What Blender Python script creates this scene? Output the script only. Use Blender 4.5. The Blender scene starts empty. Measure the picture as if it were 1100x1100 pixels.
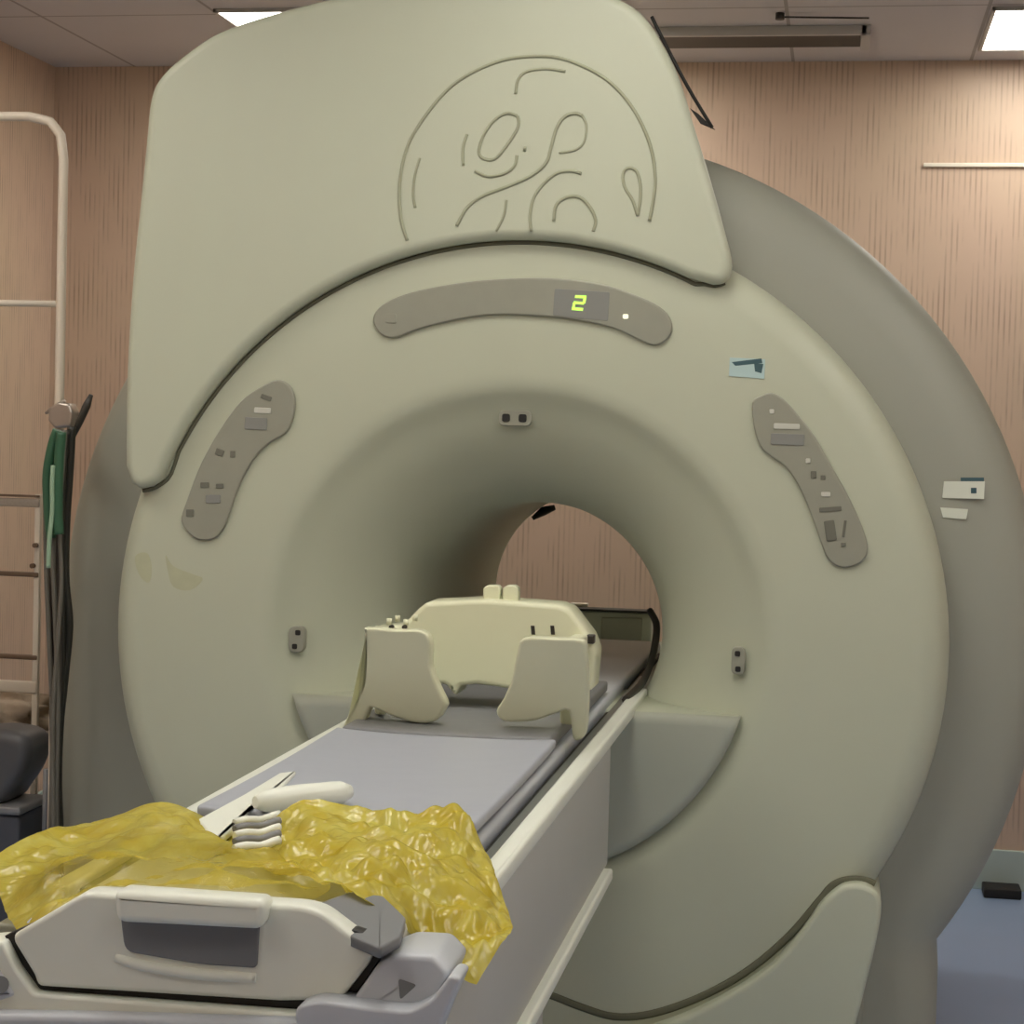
import bpy, math, random
from mathutils import Vector, noise
random.seed(7)
PI = math.pi
C = bpy.context.scene.collection

# ------------------------------------------------------------ camera
F_PX = 2018.26
CAM = Vector((0.7087, -4.1282, 1.5203))
YAW, PIT, ROL = 0.1724, 0.0407, 0.0270
FW = Vector((-math.sin(YAW)*math.cos(PIT), math.cos(YAW)*math.cos(PIT), -math.sin(PIT)))
R0 = FW.cross(Vector((0, 0, 1))).normalized()
U0 = R0.cross(FW)
RT = R0*math.cos(ROL) + U0*math.sin(ROL)
UP = U0*math.cos(ROL) - R0*math.sin(ROL)

def P(px, py, x=None, y=None, z=None):
    """the point of the place seen at (px, py) that lies on the plane x=, y= or z="""
    d = FW + RT*((px-550)/F_PX) - UP*((py-550)/F_PX)
    if x is not None: t = (x-CAM.x)/d.x
    elif y is not None: t = (y-CAM.y)/d.y
    else: t = (z-CAM.z)/d.z
    return CAM + d*t

cd = bpy.data.cameras.new('camera')
cam = bpy.data.objects.new('camera', cd)
C.objects.link(cam)
from mathutils import Matrix
m3 = Matrix((RT, UP, -FW)).transposed()
cam.matrix_world = Matrix.Translation(CAM) @ m3.to_4x4()
cd.sensor_width = 36
cd.lens = 36*F_PX/1100
cd.clip_start = 0.05
bpy.context.scene.camera = cam

# ------------------------------------------------------------ materials
def s2l(c):
    return tuple(((v/255)/12.92 if v/255 <= .04045 else ((v/255+.055)/1.055)**2.4) for v in c)

def mat(name, rgb, rough=.5, metal=0, mottle=.0, mscale=6, bump=0, bscale=80, spec=.5, coat=0):
    m = bpy.data.materials.new(name); m.use_nodes = True
    nt = m.node_tree; b = nt.nodes['Principled BSDF']
    col = s2l(rgb)+(1,)
    b.inputs['Base Color'].default_value = col
    b.inputs['Roughness'].default_value = rough
    b.inputs['Metallic'].default_value = metal
    b.inputs['Specular IOR Level'].default_value = spec
    b.inputs['Coat Weight'].default_value = coat
    tc = nt.nodes.new('ShaderNodeTexCoord')
    n = nt.nodes.new('ShaderNodeTexNoise'); n.inputs['Scale'].default_value = mscale; n.inputs['Detail'].default_value = 4
    nt.links.new(tc.outputs['Object'], n.inputs['Vector'])
    mx = nt.nodes.new('ShaderNodeMix'); mx.data_type = 'RGBA'
    mx.inputs['A'].default_value = tuple(c*(1-mottle) for c in col[:3])+(1,)
    mx.inputs['B'].default_value = tuple(min(1, c*(1+mottle)) for c in col[:3])+(1,)
    nt.links.new(n.outputs['Fac'], mx.inputs['Factor'])
    nt.links.new(mx.outputs['Result'], b.inputs['Base Color'])
    if bump:
        n2 = nt.nodes.new('ShaderNodeTexNoise'); n2.inputs['Scale'].default_value = bscale
        nt.links.new(tc.outputs['Object'], n2.inputs['Vector'])
        bp = nt.nodes.new('ShaderNodeBump'); bp.inputs['Strength'].default_value = bump; bp.inputs['Distance'].default_value = .01
        nt.links.new(n2.outputs['Fac'], bp.inputs['Height']); nt.links.new(bp.outputs['Normal'], b.inputs['Normal'])
    return m

def emis(name, rgb, s):
    m = bpy.data.materials.new(name); m.use_nodes = True
    b = m.node_tree.nodes['Principled BSDF']
    b.inputs['Base Color'].default_value = s2l(rgb)+(1,)
    b.inputs['Emission Color'].default_value = s2l(rgb)+(1,)
    b.inputs['Emission Strength'].default_value = s
    return m

M = dict(
    face=mat('gantry_plastic', (191, 194.5, 172), .42, mottle=.03, mscale=3),
    cover=mat('cover_plastic', (193, 197, 175), .42, mottle=.03, mscale=3),
    hull=mat('hull_grey_paint', (160, 161, 147), .5, mottle=.04, mscale=2),
    grey=mat('keypad_grey', (152, 152, 137), .4, mottle=.05, mscale=30),
    greyd=mat('keypad_marks', (112, 112, 100), .5),
    greyl=mat('keypad_light', (200, 200, 188), .4),
    screen=mat('keypad_screen', (140, 141, 136), .2),
    emboss_shade=mat('emboss_shade_line', (164, 166, 140), .5),
    dark=mat('dark_plastic', (52, 48, 42), .5),
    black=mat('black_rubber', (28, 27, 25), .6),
    seam=mat('seam_rubber', (104, 104, 84), .7),
    dock=mat('dock_plate_plastic', (176, 180, 164), .45, mottle=.03),
    white=mat('table_white', (234, 237, 224), .35, mottle=.02),
    whiteb=mat('table_bluish_white', (196, 200, 206), .35, mottle=.02),
    side=mat('table_side_grey', (184, 184, 178), .45, mottle=.03),
    track=mat('track_metal', (120, 124, 118), .35, metal=.3, mottle=.15, mscale=25),
    pad=mat('mattress_vinyl', (168, 172, 182), .38, mottle=.05, mscale=5, bump=.1, bscale=14),
    padd=mat('dark_grey_vinyl', (128, 129, 130), .5, mottle=.06, mscale=7, bump=.1, bscale=20),
    coil=mat('coil_cream_plastic', (226, 227, 196), .4, mottle=.03, mscale=10),
    handle=mat('handle_grey', (118, 120, 122), .5, mottle=.05),
    rack=mat('rack_enamel', (214, 202, 184), .35),
    frame=mat('light_frame', (190, 188, 184), .4),
    cabk=mat('cable_black', (38, 38, 32), .45),
    cagn=mat('cable_green', (50, 92, 66), .45),
    capg=mat('cable_pale_green', (150, 178, 150), .45),
    cach=mat('cable_charcoal', (66, 60, 54), .45),
    cagr=mat('cable_grey', (104, 100, 90), .45),
    metal=mat('brushed_metal', (170, 160, 150), .3, metal=.7),
    brown=mat('brown_shelf', (104, 82, 62), .5, mottle=.15, mscale=30),
    perf=mat('perforated_strip', (160, 148, 134), .5, mottle=.2, mscale=160),
    cloth=mat('beige_cloth', (188, 170, 148), .8, mottle=.25, mscale=14, bump=.6, bscale=25),
    cush=mat('charcoal_vinyl', (84, 84, 86), .45, mottle=.1),
    tray=mat('grey_tray', (128, 128, 130), .45, mottle=.05),
    trayd=mat('dark_blue_grey', (70, 74, 84), .5, mottle=.05),
    sticker=mat('white_label', (225, 228, 212), .5),
    stickc=mat('aqua_label', (182, 206, 204), .5),
    ink=mat('label_ink', (62, 92, 98), .5),
    stain=mat('glue_stain', (184, 186, 154), .6, mottle=.12, mscale=30),
    base=mat('baseboard_pale', (190, 205, 198), .5),
    strip=mat('pale_strip', (240, 232, 215), .35),
    lamp=emis('lamp_diffuser', (255, 250, 240), 9.0),
    led=emis('green_led', (190, 235, 100), .8),
    dot=emis('indicator_glow', (235, 235, 215), .6),
)

# perforated acoustic wall: fine vertical slots, broken into rows
def wall_mat():
    m = bpy.data.materials.new('acoustic_wall_panel'); m.use_nodes = True
    nt = m.node_tree; b = nt.nodes['Principled BSDF']; b.inputs['Roughness'].default_value = .45
    tc = nt.nodes.new('ShaderNodeTexCoord')
    mp = nt.nodes.new('ShaderNodeMapping'); mp.inputs['Scale'].default_value = (1, 1, 1)
    nt.links.new(tc.outputs['Object'], mp.inputs['Vector'])
    w = nt.nodes.new('ShaderNodeTexWave'); w.wave_type = 'BANDS'; w.bands_direction = 'DIAGONAL'
    w.inputs['Scale'].default_value = 17; w.inputs['Distortion'].default_value = .5
    sx = nt.nodes.new('ShaderNodeSeparateXYZ'); nt.links.new(mp.outputs['Vector'], sx.inputs['Vector'])
    ad = nt.nodes.new('ShaderNodeMath'); ad.operation = 'ADD'
    nt.links.new(sx.outputs['X'], ad.inputs[0]); nt.links.new(sx.outputs['Y'], ad.inputs[1])
    cx = nt.nodes.new('ShaderNodeCombineXYZ'); nt.links.new(ad.outputs[0], cx.inputs['X'])
    w.bands_direction = 'X'
    nt.links.new(cx.outputs['Vector'], w.inputs['Vector'])
    cz = nt.nodes.new('ShaderNodeCombineXYZ')
    nt.links.new(ad.outputs[0], cz.inputs['X']); nt.links.new(sx.outputs['Z'], cz.inputs['Y'])
    mz = nt.nodes.new('ShaderNodeMapping'); mz.inputs['Scale'].default_value = (14, 4, 1)
    nt.links.new(cz.outputs['Vector'], mz.inputs['Vector'])
    n = nt.nodes.new('ShaderNodeTexNoise'); n.inputs['Scale'].default_value = 1.2; n.inputs['Detail'].default_value = 3
    nt.links.new(mz.outputs['Vector'], n.inputs['Vector'])
    rp = nt.nodes.new('ShaderNodeValToRGB'); rp.color_ramp.elements[0].position = .42; rp.color_ramp.elements[1].position = .68
    nt.links.new(n.outputs['Fac'], rp.inputs['Fac'])
    rw = nt.nodes.new('ShaderNodeValToRGB'); rw.color_ramp.elements[0].position = .55; rw.color_ramp.elements[1].position = .9
    nt.links.new(w.outputs['Fac'], rw.inputs['Fac'])
    mu = nt.nodes.new('ShaderNodeMath'); mu.operation = 'MULTIPLY'
    nt.links.new(rp.outputs['Color'], mu.inputs[0]); nt.links.new(rw.outputs['Color'], mu.inputs[1])
    mu2 = nt.nodes.new('ShaderNodeMath'); mu2.operation = 'MULTIPLY'; mu2.inputs[1].default_value = .5
    nt.links.new(mu.outputs[0], mu2.inputs[0])
    # large patches, beige to pink
    n2 = nt.nodes.new('ShaderNodeTexNoise'); n2.inputs['Scale'].default_value = 1.6; n2.inputs['Detail'].default_value = 1
    nt.links.new(tc.outputs['Object'], n2.inputs['Vector'])
    m1 = nt.nodes.new('ShaderNodeMix'); m1.data_type = 'RGBA'
    m1.inputs['A'].default_value = s2l((212, 182, 164))+(1,); m1.inputs['B'].default_value = s2l((208, 188, 160))+(1,)
    nt.links.new(n2.outputs['Fac'], m1.inputs['Factor'])
    m2 = nt.nodes.new('ShaderNodeMix'); m2.data_type = 'RGBA'; m2.inputs['B'].default_value = s2l((140, 114, 98))+(1,)
    nt.links.new(mu2.outputs[0], m2.inputs['Factor']); nt.links.new(m1.outputs['Result'], m2.inputs['A'])
    nt.links.new(m2.outputs['Result'], b.inputs['Base Color'])
    bp = nt.nodes.new('ShaderNodeBump'); bp.inputs['Strength'].default_value = .12; bp.inputs['Distance'].default_value = .004
    bp.invert = True
    nt.links.new(mu.outputs[0], bp.inputs['Height']); nt.links.new(bp.outputs['Normal'], b.inputs['Normal'])
    return m
M['wall'] = wall_mat()

def ceil_mat():
    m = mat('ceiling_tile', (206, 202, 202), .8, mottle=.02)
    nt = m.node_tree; b = nt.nodes['Principled BSDF']
    src = b.inputs['Base Color'].links[0].from_socket
    tc = nt.nodes.new('ShaderNodeTexCoord')
    mp = nt.nodes.new('ShaderNodeMapping'); mp.inputs['Location'].default_value = (.1, -.48, 0)
    nt.links.new(tc.outputs['Object'], mp.inputs['Vector'])
    br = nt.nodes.new('ShaderNodeTexBrick'); br.offset = 0; br.squash = 1
    br.inputs['Scale'].default_value = 1; br.inputs['Brick Width'].default_value = .6; br.inputs['Row Height'].default_value = 1.2
    br.inputs['Mortar Size'].default_value = .006
    br.inputs['Color1'].default_value = (1, 1, 1, 1); br.inputs['Color2'].default_value = (1, 1, 1, 1); br.inputs['Mortar'].default_value = (.6, .58, .56, 1)
    nt.links.new(mp.outputs['Vector'], br.inputs['Vector'])
    mx = nt.nodes.new('ShaderNodeMix'); mx.data_type = 'RGBA'; mx.blend_type = 'MULTIPLY'; mx.inputs['Factor'].default_value = 1
    nt.links.new(src, mx.inputs['A']); nt.links.new(br.outputs['Color'], mx.inputs['B'])
    nt.links.new(mx.outputs['Result'], b.inputs['Base Color'])
    return m
M['ceil'] = ceil_mat()
M['floor'] = mat('blue_vinyl_floor', (150, 172, 206), .3, mottle=.06, mscale=4)

def bag_mat():
    m = bpy.data.materials.new('yellow_film'); m.use_nodes = True
    nt = m.node_tree; b = nt.nodes['Principled BSDF']; out = nt.nodes['Material Output']
    b.inputs['Roughness'].default_value = .24
    b.inputs['Specular IOR Level'].default_value = .7
    tc = nt.nodes.new('ShaderNodeTexCoord')
    n = nt.nodes.new('ShaderNodeTexNoise'); n.inputs['Scale'].default_value = 9; n.inputs['Detail'].default_value = 5; n.inputs['Distortion'].default_value = 1.5
    nt.links.new(tc.outputs['Object'], n.inputs['Vector'])
    r = nt.nodes.new('ShaderNodeValToRGB')
    r.color_ramp.elements[0].position = .3; r.color_ramp.elements[0].color = s2l((206, 182, 42))+(1,)
    r.color_ramp.elements[1].position = .72; r.color_ramp.elements[1].color = s2l((222, 212, 104))+(1,)
    nt.links.new(n.outputs['Fac'], r.inputs['Fac']); nt.links.new(r.outputs['Color'], b.inputs['Base Color'])
    n2 = nt.nodes.new('ShaderNodeTexNoise'); n2.inputs['Scale'].default_value = 20; n2.inputs['Detail'].default_value = 2.5; n2.inputs['Distortion'].default_value = 1.2
    nt.links.new(tc.outputs['Object'], n2.inputs['Vector'])
    bp = nt.nodes.new('ShaderNodeBump'); bp.inputs['Strength'].default_value = .7; bp.inputs['Distance'].default_value = .009
    nt.links.new(n2.outputs['Fac'], bp.inputs['Height']); nt.links.new(bp.outputs['Normal'], b.inputs['Normal'])
    tr = nt.nodes.new('ShaderNodeBsdfTranslucent'); nt.links.new(r.outputs['Color'], tr.inputs['Color']); nt.links.new(bp.outputs['Normal'], tr.inputs['Normal'])
    mx = nt.nodes.new('ShaderNodeMixShader'); mx.inputs[0].default_value = .3
    nt.links.new(b.outputs[0], mx.inputs[1]); nt.links.new(tr.outputs[0], mx.inputs[2])
    tp = nt.nodes.new('ShaderNodeBsdfTransparent'); tp.inputs['Color'].default_value = (1, .96, .7, 1)
    mx2 = nt.nodes.new('ShaderNodeMixShader')
    at = nt.nodes.new('ShaderNodeAttribute'); at.attribute_name = 'sheer'
    nt.links.new(at.outputs['Fac'], mx2.inputs[0])
    nt.links.new(mx.outputs[0], mx2.inputs[1]); nt.links.new(tp.outputs[0], mx2.inputs[2])
    nt.links.new(mx2.outputs[0], out.inputs['Surface'])
    return m
M['bag'] = bag_mat()

# ------------------------------------------------------------ object helpers
def tag(o, label=None, cat=None, group=None, kind=None):
    if label: o['label'] = label
    if cat: o['category'] = cat
    if group: o['group'] = group
    if kind: o['kind'] = kind
    return o

def empty(name, loc, label, cat, group=None):
    o = bpy.data.objects.new(name, None); C.objects.link(o)
    o.location = loc; o.empty_display_size = .1
    return tag(o, label, cat, group)

def link(name, V, F, m, parent=None, smooth=True, flat=()):
    me = bpy.data.meshes.new(name)
    me.from_pydata([tuple(v) for v in V], [], F)
    me.validate(); me.update()
    import bmesh
    bm = bmesh.new(); bm.from_mesh(me)
    bmesh.ops.recalc_face_normals(bm, faces=bm.faces)
    bm.to_mesh(me); bm.free()
    fl = set(flat)
    for i, p in enumerate(me.polygons):
        p.use_smooth = smooth and i not in fl
    me.materials.append(m)
    o = bpy.data.objects.new(name, me); C.objects.link(o)
    if parent is not None:
        o.parent = parent
        # vertices are world coordinates: cancel the parents' offsets
        off = Vector((0, 0, 0)); p = parent
        while p is not None: off += p.location; p = p.parent
        o.location = -off
    return o

def merge(*parts):
    V, F, fl = [], [], []
    for v, f, l in parts:
        b = len(V); k = len(F)
        V += list(v); F += [tuple(i+b for i in q) for q in f]; fl += [i+k for i in l]
    return V, F, fl

def crom(pts, n=6, closed=True):
    """smooth curve through points"""
    out = []; N = len(pts)
    pts = [Vector(p) for p in pts]
    rng = range(N) if closed else range(N-1)
    for i in rng:
        if closed: a, b, c, d = pts[i-1], pts[i], pts[(i+1) % N], pts[(i+2) % N]
        else: a, b, c, d = pts[max(i-1, 0)], pts[i], pts[i+1], pts[min(i+2, N-1)]
        for k in range(n):
            t = k/n
            out.append(.5*((2*b)+(c-a)*t+(2*a-5*b+4*c-d)*t*t+(3*b-a-3*c+d)*t*t*t))
    if not closed: out.append(pts[-1])
    return out

def roundpoly(pts, r, n=4):
    """fillet each corner of a 2-D polygon; r number or list"""
    out = []; N = len(pts)
    for i in range(N):
        a, b, c = Vector(pts[i-1]), Vector(pts[i]), Vector(pts[(i+1) % N])
        rr = r[i] if isinstance(r, (list, tuple)) else r
        d1, d2 = (a-b), (c-b)
        k = min(rr, d1.length*.48, d2.length*.48)
        p, q = b+d1.normalized()*k, b+d2.normalized()*k
        if k < 1e-6: out.append(b); continue
        for j in range(n+1):
            t = j/n
            out.append((1-t)**2*p + 2*t*(1-t)*b + t*t*q)
    return out

def inset(poly, d):
    N = len(poly); out = []
    A = sum(poly[i-1].x*poly[i].y-poly[i].x*poly[i-1].y for i in range(N))
    s = 1 if A > 0 else -1
    for i in range(N):
        e1 = (poly[i]-poly[i-1]); e2 = (poly[(i+1) % N]-poly[i])
        n1 = Vector((-e1.y, e1.x)); n2 = Vector((-e2.y, e2.x))
        if n1.length < 1e-9: n1 = n2.copy()
        if n2.length < 1e-9: n2 = n1.copy()
        n1.normalize(); n2.normalize()
        n = (n1+n2)
        if n.length < 1e-6: n = n1.copy()
        n.normalize()
        k = 1/max(.5, n.dot(n1))
        out.append(poly[i]+n*s*d*k)
    return out

def frame(kind, w0):
    """(u, v, w) -> world. Y: u=x v=z, w towards +y. Z: u=x v=y, w downwards. X: u=y v=z, w towards -x"""
    if kind == 'Y': return lambda u, v, w: Vector((u, w0+w, v))
    if kind == 'Z': return lambda u, v, w: Vector((u, v, w0-w))
    if kind == 'X': return lambda u, v, w: Vector((w0-w, u, v))

def slab(poly, fr, depth, r=.004, n=4, both=False, back_scale=None):
    """plate from a 2-D outline: front at w=0 with edges rounded by r, back at w=depth"""
    poly = [Vector((p[0], p[1])) for p in poly]
    rings = []
    if both:
        for j in range(n+1):
            a = j/n*PI/2
            rings.append((inset(poly, r*(1-math.sin(a))), depth-r*(1-math.cos(a))))
    else:
        bp = poly
        if back_scale: bp = inset(poly, back_scale)
        rings.append((bp, depth))
    for j in range(n+1):
        a = j/n*PI/2
        rings.append((inset(poly, r*(1-math.cos(a))), r*(1-math.sin(a))))
    V, F = [], []
    N = len(poly)
    for pl, w in rings: V += [fr(p.x, p.y, w) for p in pl]
    for k in range(len(rings)-1):
        for i in range(N):
            j = (i+1) % N
            F.append((k*N+i, k*N+j, (k+1)*N+j, (k+1)*N+i))
    L = (len(rings)-1)*N
    F.append(tuple(L+i for i in range(N))); F.append(tuple(reversed(range(N))))
    return V, F, [len(F)-2, len(F)-1]

def box(x0, x1, y0, y1, z0, z1, r=.004, n=3):
    return slab(roundpoly([(x0, y0), (x1, y0), (x1, y1), (x0, y1)], r, n), frame('Z', z1), z1-z0, r, n, both=True)

def tube(pts, r, n=10, cap=True):
    pts = [Vector(p) for p in pts]
    V, F = [], []
    t0 = (pts[1]-pts[0]).normalized()
    nrm = t0.orthogonal().normalized()
    N = len(pts)
    for i, p in enumerate(pts):
        t = (pts[min(i+1, N-1)]-pts[max(i-1, 0)]).normalized()
        nrm = (nrm-t*nrm.dot(t)).normalized(); bn = t.cross(nrm)
        rr = r[i] if isinstance(r, (list, tuple)) else r
        for k in range(n):
            a = 2*PI*k/n
            V.append(p+nrm*math.cos(a)*rr+bn*math.sin(a)*rr)
    for i in range(N-1):
        for k in range(n):
            F.append((i*n+k, i*n+(k+1) % n, (i+1)*n+(k+1) % n, (i+1)*n+k))
    fl = []
    if cap:
        F.append(tuple(range(n))); F.append(tuple((N-1)*n+k for k in range(n))); fl = [len(F)-2, len(F)-1]
    return V, F, fl

def lathe(profile, cx, cz, n=128, closed=True):
    """rings about the y axis. profile: (radius, y)"""
    V, F = [], []
    for r, y in profile:
        for k in range(n):
            a = 2*PI*k/n
            V.append(Vector((cx+r*math.cos(a), y, cz+r*math.sin(a))))
    m = len(profile)
    for i in range(m if closed else m-1):
        i2 = (i+1) % m
        for k in range(n):
            F.append((i*n+k, i*n+(k+1) % n, i2*n+(k+1) % n, i2*n+k))
    return V, F, []

def put(name, geo, m, parent=None, smooth=True):
    return link(name, geo[0], geo[1], m, parent, smooth, geo[2])

def pxY(pts, y):
    return [(lambda v: (v.x, v.z))(P(a, b, y=y)) for a, b in pts]
def pxZ(pts, z):
    return [(lambda v: (v.x, v.y))(P(a, b, z=z)) for a, b in pts]
def pxX(pts, x):
    return [(lambda v: (v.y, v.z))(P(a, b, x=x)) for a, b in pts]

# ------------------------------------------------------------ the room
XL, XR, YB, YF, ZC = -2.21, 3.0, 2.5, -5.0, 2.84
def structure(name, geo, m):
    o = put(name, geo, m, smooth=False); o['kind'] = 'structure'; return o
structure('floor', box(XL-.1, XR+.1, YF-.1, YB+.1, -.1, 0, .001), M['floor'])
structure('ceiling', box(XL-.1, XR+.1, YF-.1, YB+.1, ZC, ZC+.1, .001), M['ceil'])
structure('wall_back', box(XL-.1, XR+.1, YB, YB+.1, 0, ZC, .001), M['wall'])
structure('wall_left', box(XL-.1, XL, YF, YB, 0, ZC, .001), M['wall'])
structure('wall_right', box(XR, XR+.1, YF, YB, 0, ZC, .001), M['wall'])
structure('wall_front', box(XL-.1, XR+.1, YF-.1, YF, 0, ZC, .001), M['wall'])
structure('baseboard_back', box(XL, XR, YB-.015, YB, 0, .14, .003), M['base'])
structure('baseboard_left', box(XL, XL+.015, YF, YB-.02, 0, .14, .003), M['base'])
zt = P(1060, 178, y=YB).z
structure('wall_reflection_1', box(P(992, 178, y=YB).x, XR, YB-.012, YB, zt-.006, zt+.008, .003), M['strip'])  # pale bar painting a thin reflection on the back wall

# ceiling lights (two are in the frame, the others are added out of view to light the scanner)
def lamp(x, y, label, w=.6, d=.6):
    t = empty('ceiling_light', (x, y, ZC), label, 'ceiling light', 'recessed ceiling light panels')
    put('diffuser', box(x-w/2+.012, x+w/2-.012, y-d/2+.012, y+d/2-.012, ZC-.008, ZC-.002, .001), M['lamp'], t)
    parts = [box(x-w/2, x+w/2, y-d/2, y-d/2+.012, ZC-.012, ZC, .002), box(x-w/2, x+w/2, y+d/2-.012, y+d/2, ZC-.012, ZC, .002),
             box(x-w/2, x-w/2+.012, y-d/2, y+d/2, ZC-.012, ZC, .002), box(x+w/2-.012, x+w/2, y-d/2, y+d/2, ZC-.012, ZC, .002)]
    put('frame', merge(*parts), M['frame'], t)
lamp(-.99, 1.9, 'bright white ceiling light panel peeking out behind top left of scanner cover')
lamp(1.41, 2.0, 'bright white square ceiling light panel near the back wall on the right')
LM = [(x, y) for y in (-.8, -2.0) for x in (-1.5, .2, 1.9)]+[(-1.2, -3.4), (1.6, -3.4)]  # added rows out of view, lighting the scanner face and table foot
lamp(-.27, 2.0, 'added ceiling light panel hidden behind the scanner top')  # added panel, brightens the wall seen through the bore
for x, y in LM:
    lamp(x, y, 'added white ceiling light panel over the unseen front half of the room')

# dark linear vent in the ceiling
v0, v1 = P(700, 25, z=ZC), P(932, 27, z=ZC)
v2 = P(928, 46, z=ZC)
vt = empty('ceiling_vent', ((v0.x+v1.x)/2, v0.y, ZC), 'long dark slot vent with pale end cap in the grey ceiling', 'vent')
ya, yb = 1.93, 2.17
put('slot', box(v0.x-.15, v1.x-.02, ya+.02, yb, ZC-.02, ZC-.001, .002), M['dark'], vt)
put('frame', merge(box(v0.x-.15, v1.x, ya, ya+.02, ZC-.03, ZC, .003), box(v1.x-.02, v1.x+.01, ya, yb+.01, ZC-.03, ZC, .003)), M['frame'], vt)
pz = P(838, 14, z=ZC)
tag(put('ceiling_hook', merge(tube([(pz.x, pz.y, ZC), (pz.x, pz.y, ZC-.02)], .014), tube([(pz.x, pz.y, ZC-.012), (pz.x+.27, pz.y+.03, ZC-.012)], .003)), M['dark']),
    'small dark hook with thin rod on the ceiling beside the slot vent', 'hook')

# small black bar on the floor by the baseboard
bb = P(1075, 951, z=.02)
a, b = P(1052, 940, z=.03), P(1091, 941, z=.03)
tag(put('floor_bar', box(a.x, b.x, 2.36, 2.46, .0, .035, .006), M['black']),
    'small black bar lying on the blue floor at the foot of the back wall', 'bar')

# ------------------------------------------------------------ MRI scanner
ZA = 1.06                                              # bore axis height
mri = empty('mri_scanner', (0, .6, 0), 'large cream MRI scanner with grey rear body and round bore', 'MRI scanner')

# grey rear body: circular outline standing on a plinth
def hull_outline(s, n=96):
    out = []
    for k in range(n):
        a = 2*PI*k/n
        x, z = 1.178*s*math.cos(a), ZA+1.178*s*math.sin(a)
        if z < .36:
            # below the shoulder the sides run straight down to the floor
            lim = .97*s
            x = max(-lim, min(lim, x if abs(math.sin(a)) < .999 else 0))
            if abs(x) > lim*.999: pass
            z = max(z, .0)
        out.append((x, z))
    return out
def hull_ring(s, n=144):
    """outline by direction from a point inside, so rings match up"""
    out = []
    R = 1.178*s; lim = .97*s
    for k in range(n):
        a = 2*PI*k/n
        dx, dz = math.cos(a), math.sin(a)
        t = R
        x, z = dx*t, ZA+dz*t
        if dx < 0 and dz < 0:
            # the left side drops straight to the floor
            t = min(R/abs(dx), ZA/(-dz)); x, z = dx*t, max(0, ZA+dz*t)
        elif z < .37*1 and dz < 0:
            # intersect with the vertical side and with the floor
            tf = ZA/(-dz)
            ts = lim/abs(dx) if abs(dx) > 1e-6 else 9
            t = min(tf, max(t, ts) if abs(dx)*R > lim else ts if ts < tf else tf)
            t = min(t, tf)
            x, z = dx*t, max(0, ZA+dz*t)
        out.append((x, z))
    return out
prof = [(.90, .16), (.955, .165), (1.06, .175), (1.12, .19), (1.155, .22), (1.172, .255), (1.178, .30), (1.178, 1.35), (1.16, 1.45), (1.10, 1.5)]
V, F = [], []
NH = 144
rings = []
for r, y in prof:
    rings.append([(x, y, z) for x, z in hull_ring(r/1.178)])
# inner circle rings closing front and back
for r, y in [(.8, 1.5), (.5, 1.5)]:
    rings.append([(r*math.cos(2*PI*k/NH), y, ZA+r*math.sin(2*PI*k/NH)) for k in range(NH)])
rings.insert(0, [(.8*math.cos(2*PI*k/NH), .16, ZA+.8*math.sin(2*PI*k/NH)) for k in range(NH)])
for rg in rings: V += [Vector(p) for p in rg]
for i in range(len(rings)-1):
    for k in range(NH):
        F.append((i*NH+k, i*NH+(k+1) % NH, (i+1)*NH+(k+1) % NH, (i+1)*NH+k))
tag(link('rear_body', V, F, M['hull'], mri), 'grey rear body of the scanner')

# cream face with flared bore
fp = [(.45, .19), (.957, .19), (.957, .085), (.954, .06), (.945, .035), (.93, .016), (.91, .005), (.885, .0),
      (.75, .0), (.60, .0), (.575, .002), (.556, .010), (.540, .022), (.52, .034), (.49, .048), (.45, .072), (.41, .105), (.37, .15), (.34, .20), (.318, .26), (.305, .32), (.30, .38),
      (.30, .7), (.30, 1.1), (.30, 1.42), (.31, 1.46), (.34, 1.51), (.40, 1.545), (.50, 1.56), (.66, 1.565), (.66, 1.45), (.45, 1.40)]
tag(put('face_ring', lathe(fp, 0, ZA, 160, closed=True), M['face'], mri), 'cream front face with flared round bore')

# upper cover
outl = [(133, 500), (134, 400), (140, 300), (148, 220), (155, 150), (160, 105), (172, 80), (200, 55), (235, 33), (290, 14), (360, -4), (440, -18), (520, -24),
        (600, -20), (650, -8), (685, 10), (708, 40), (728, 80), (745, 135), (762, 190), (776, 240), (785, 275), (785, 292), (777, 303), (765, 305)]
yc = -.035
oc = [Vector(p) for p in pxY(outl, yc)]
arc = []
a0 = math.atan2(oc[-1].y-ZA-.02, oc[-1].x)
aL = math.radians(155.5)
for k in range(1, 40):
    a = a0 + .03 + (aL-a0-.03)*k/39
    arc.append(Vector((.893*math.cos(a), ZA+.893*math.sin(a))))
tail = [Vector(p) for p in pxY([(172, 515), (160, 523), (149, 525), (139, 519)], yc)]
ocs = [Vector((p.x, p.y)) for p in crom([Vector((p.x, p.y, 0)) for p in oc], 4, closed=False)]
poly = ocs+arc+tail
uc = tag(put('upper_cover', slab(poly, frame('Y', yc), .215, .022, 6, back_scale=.012), M['cover'], mri), 'smooth cream upper cover with round embossed emblem')
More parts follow.
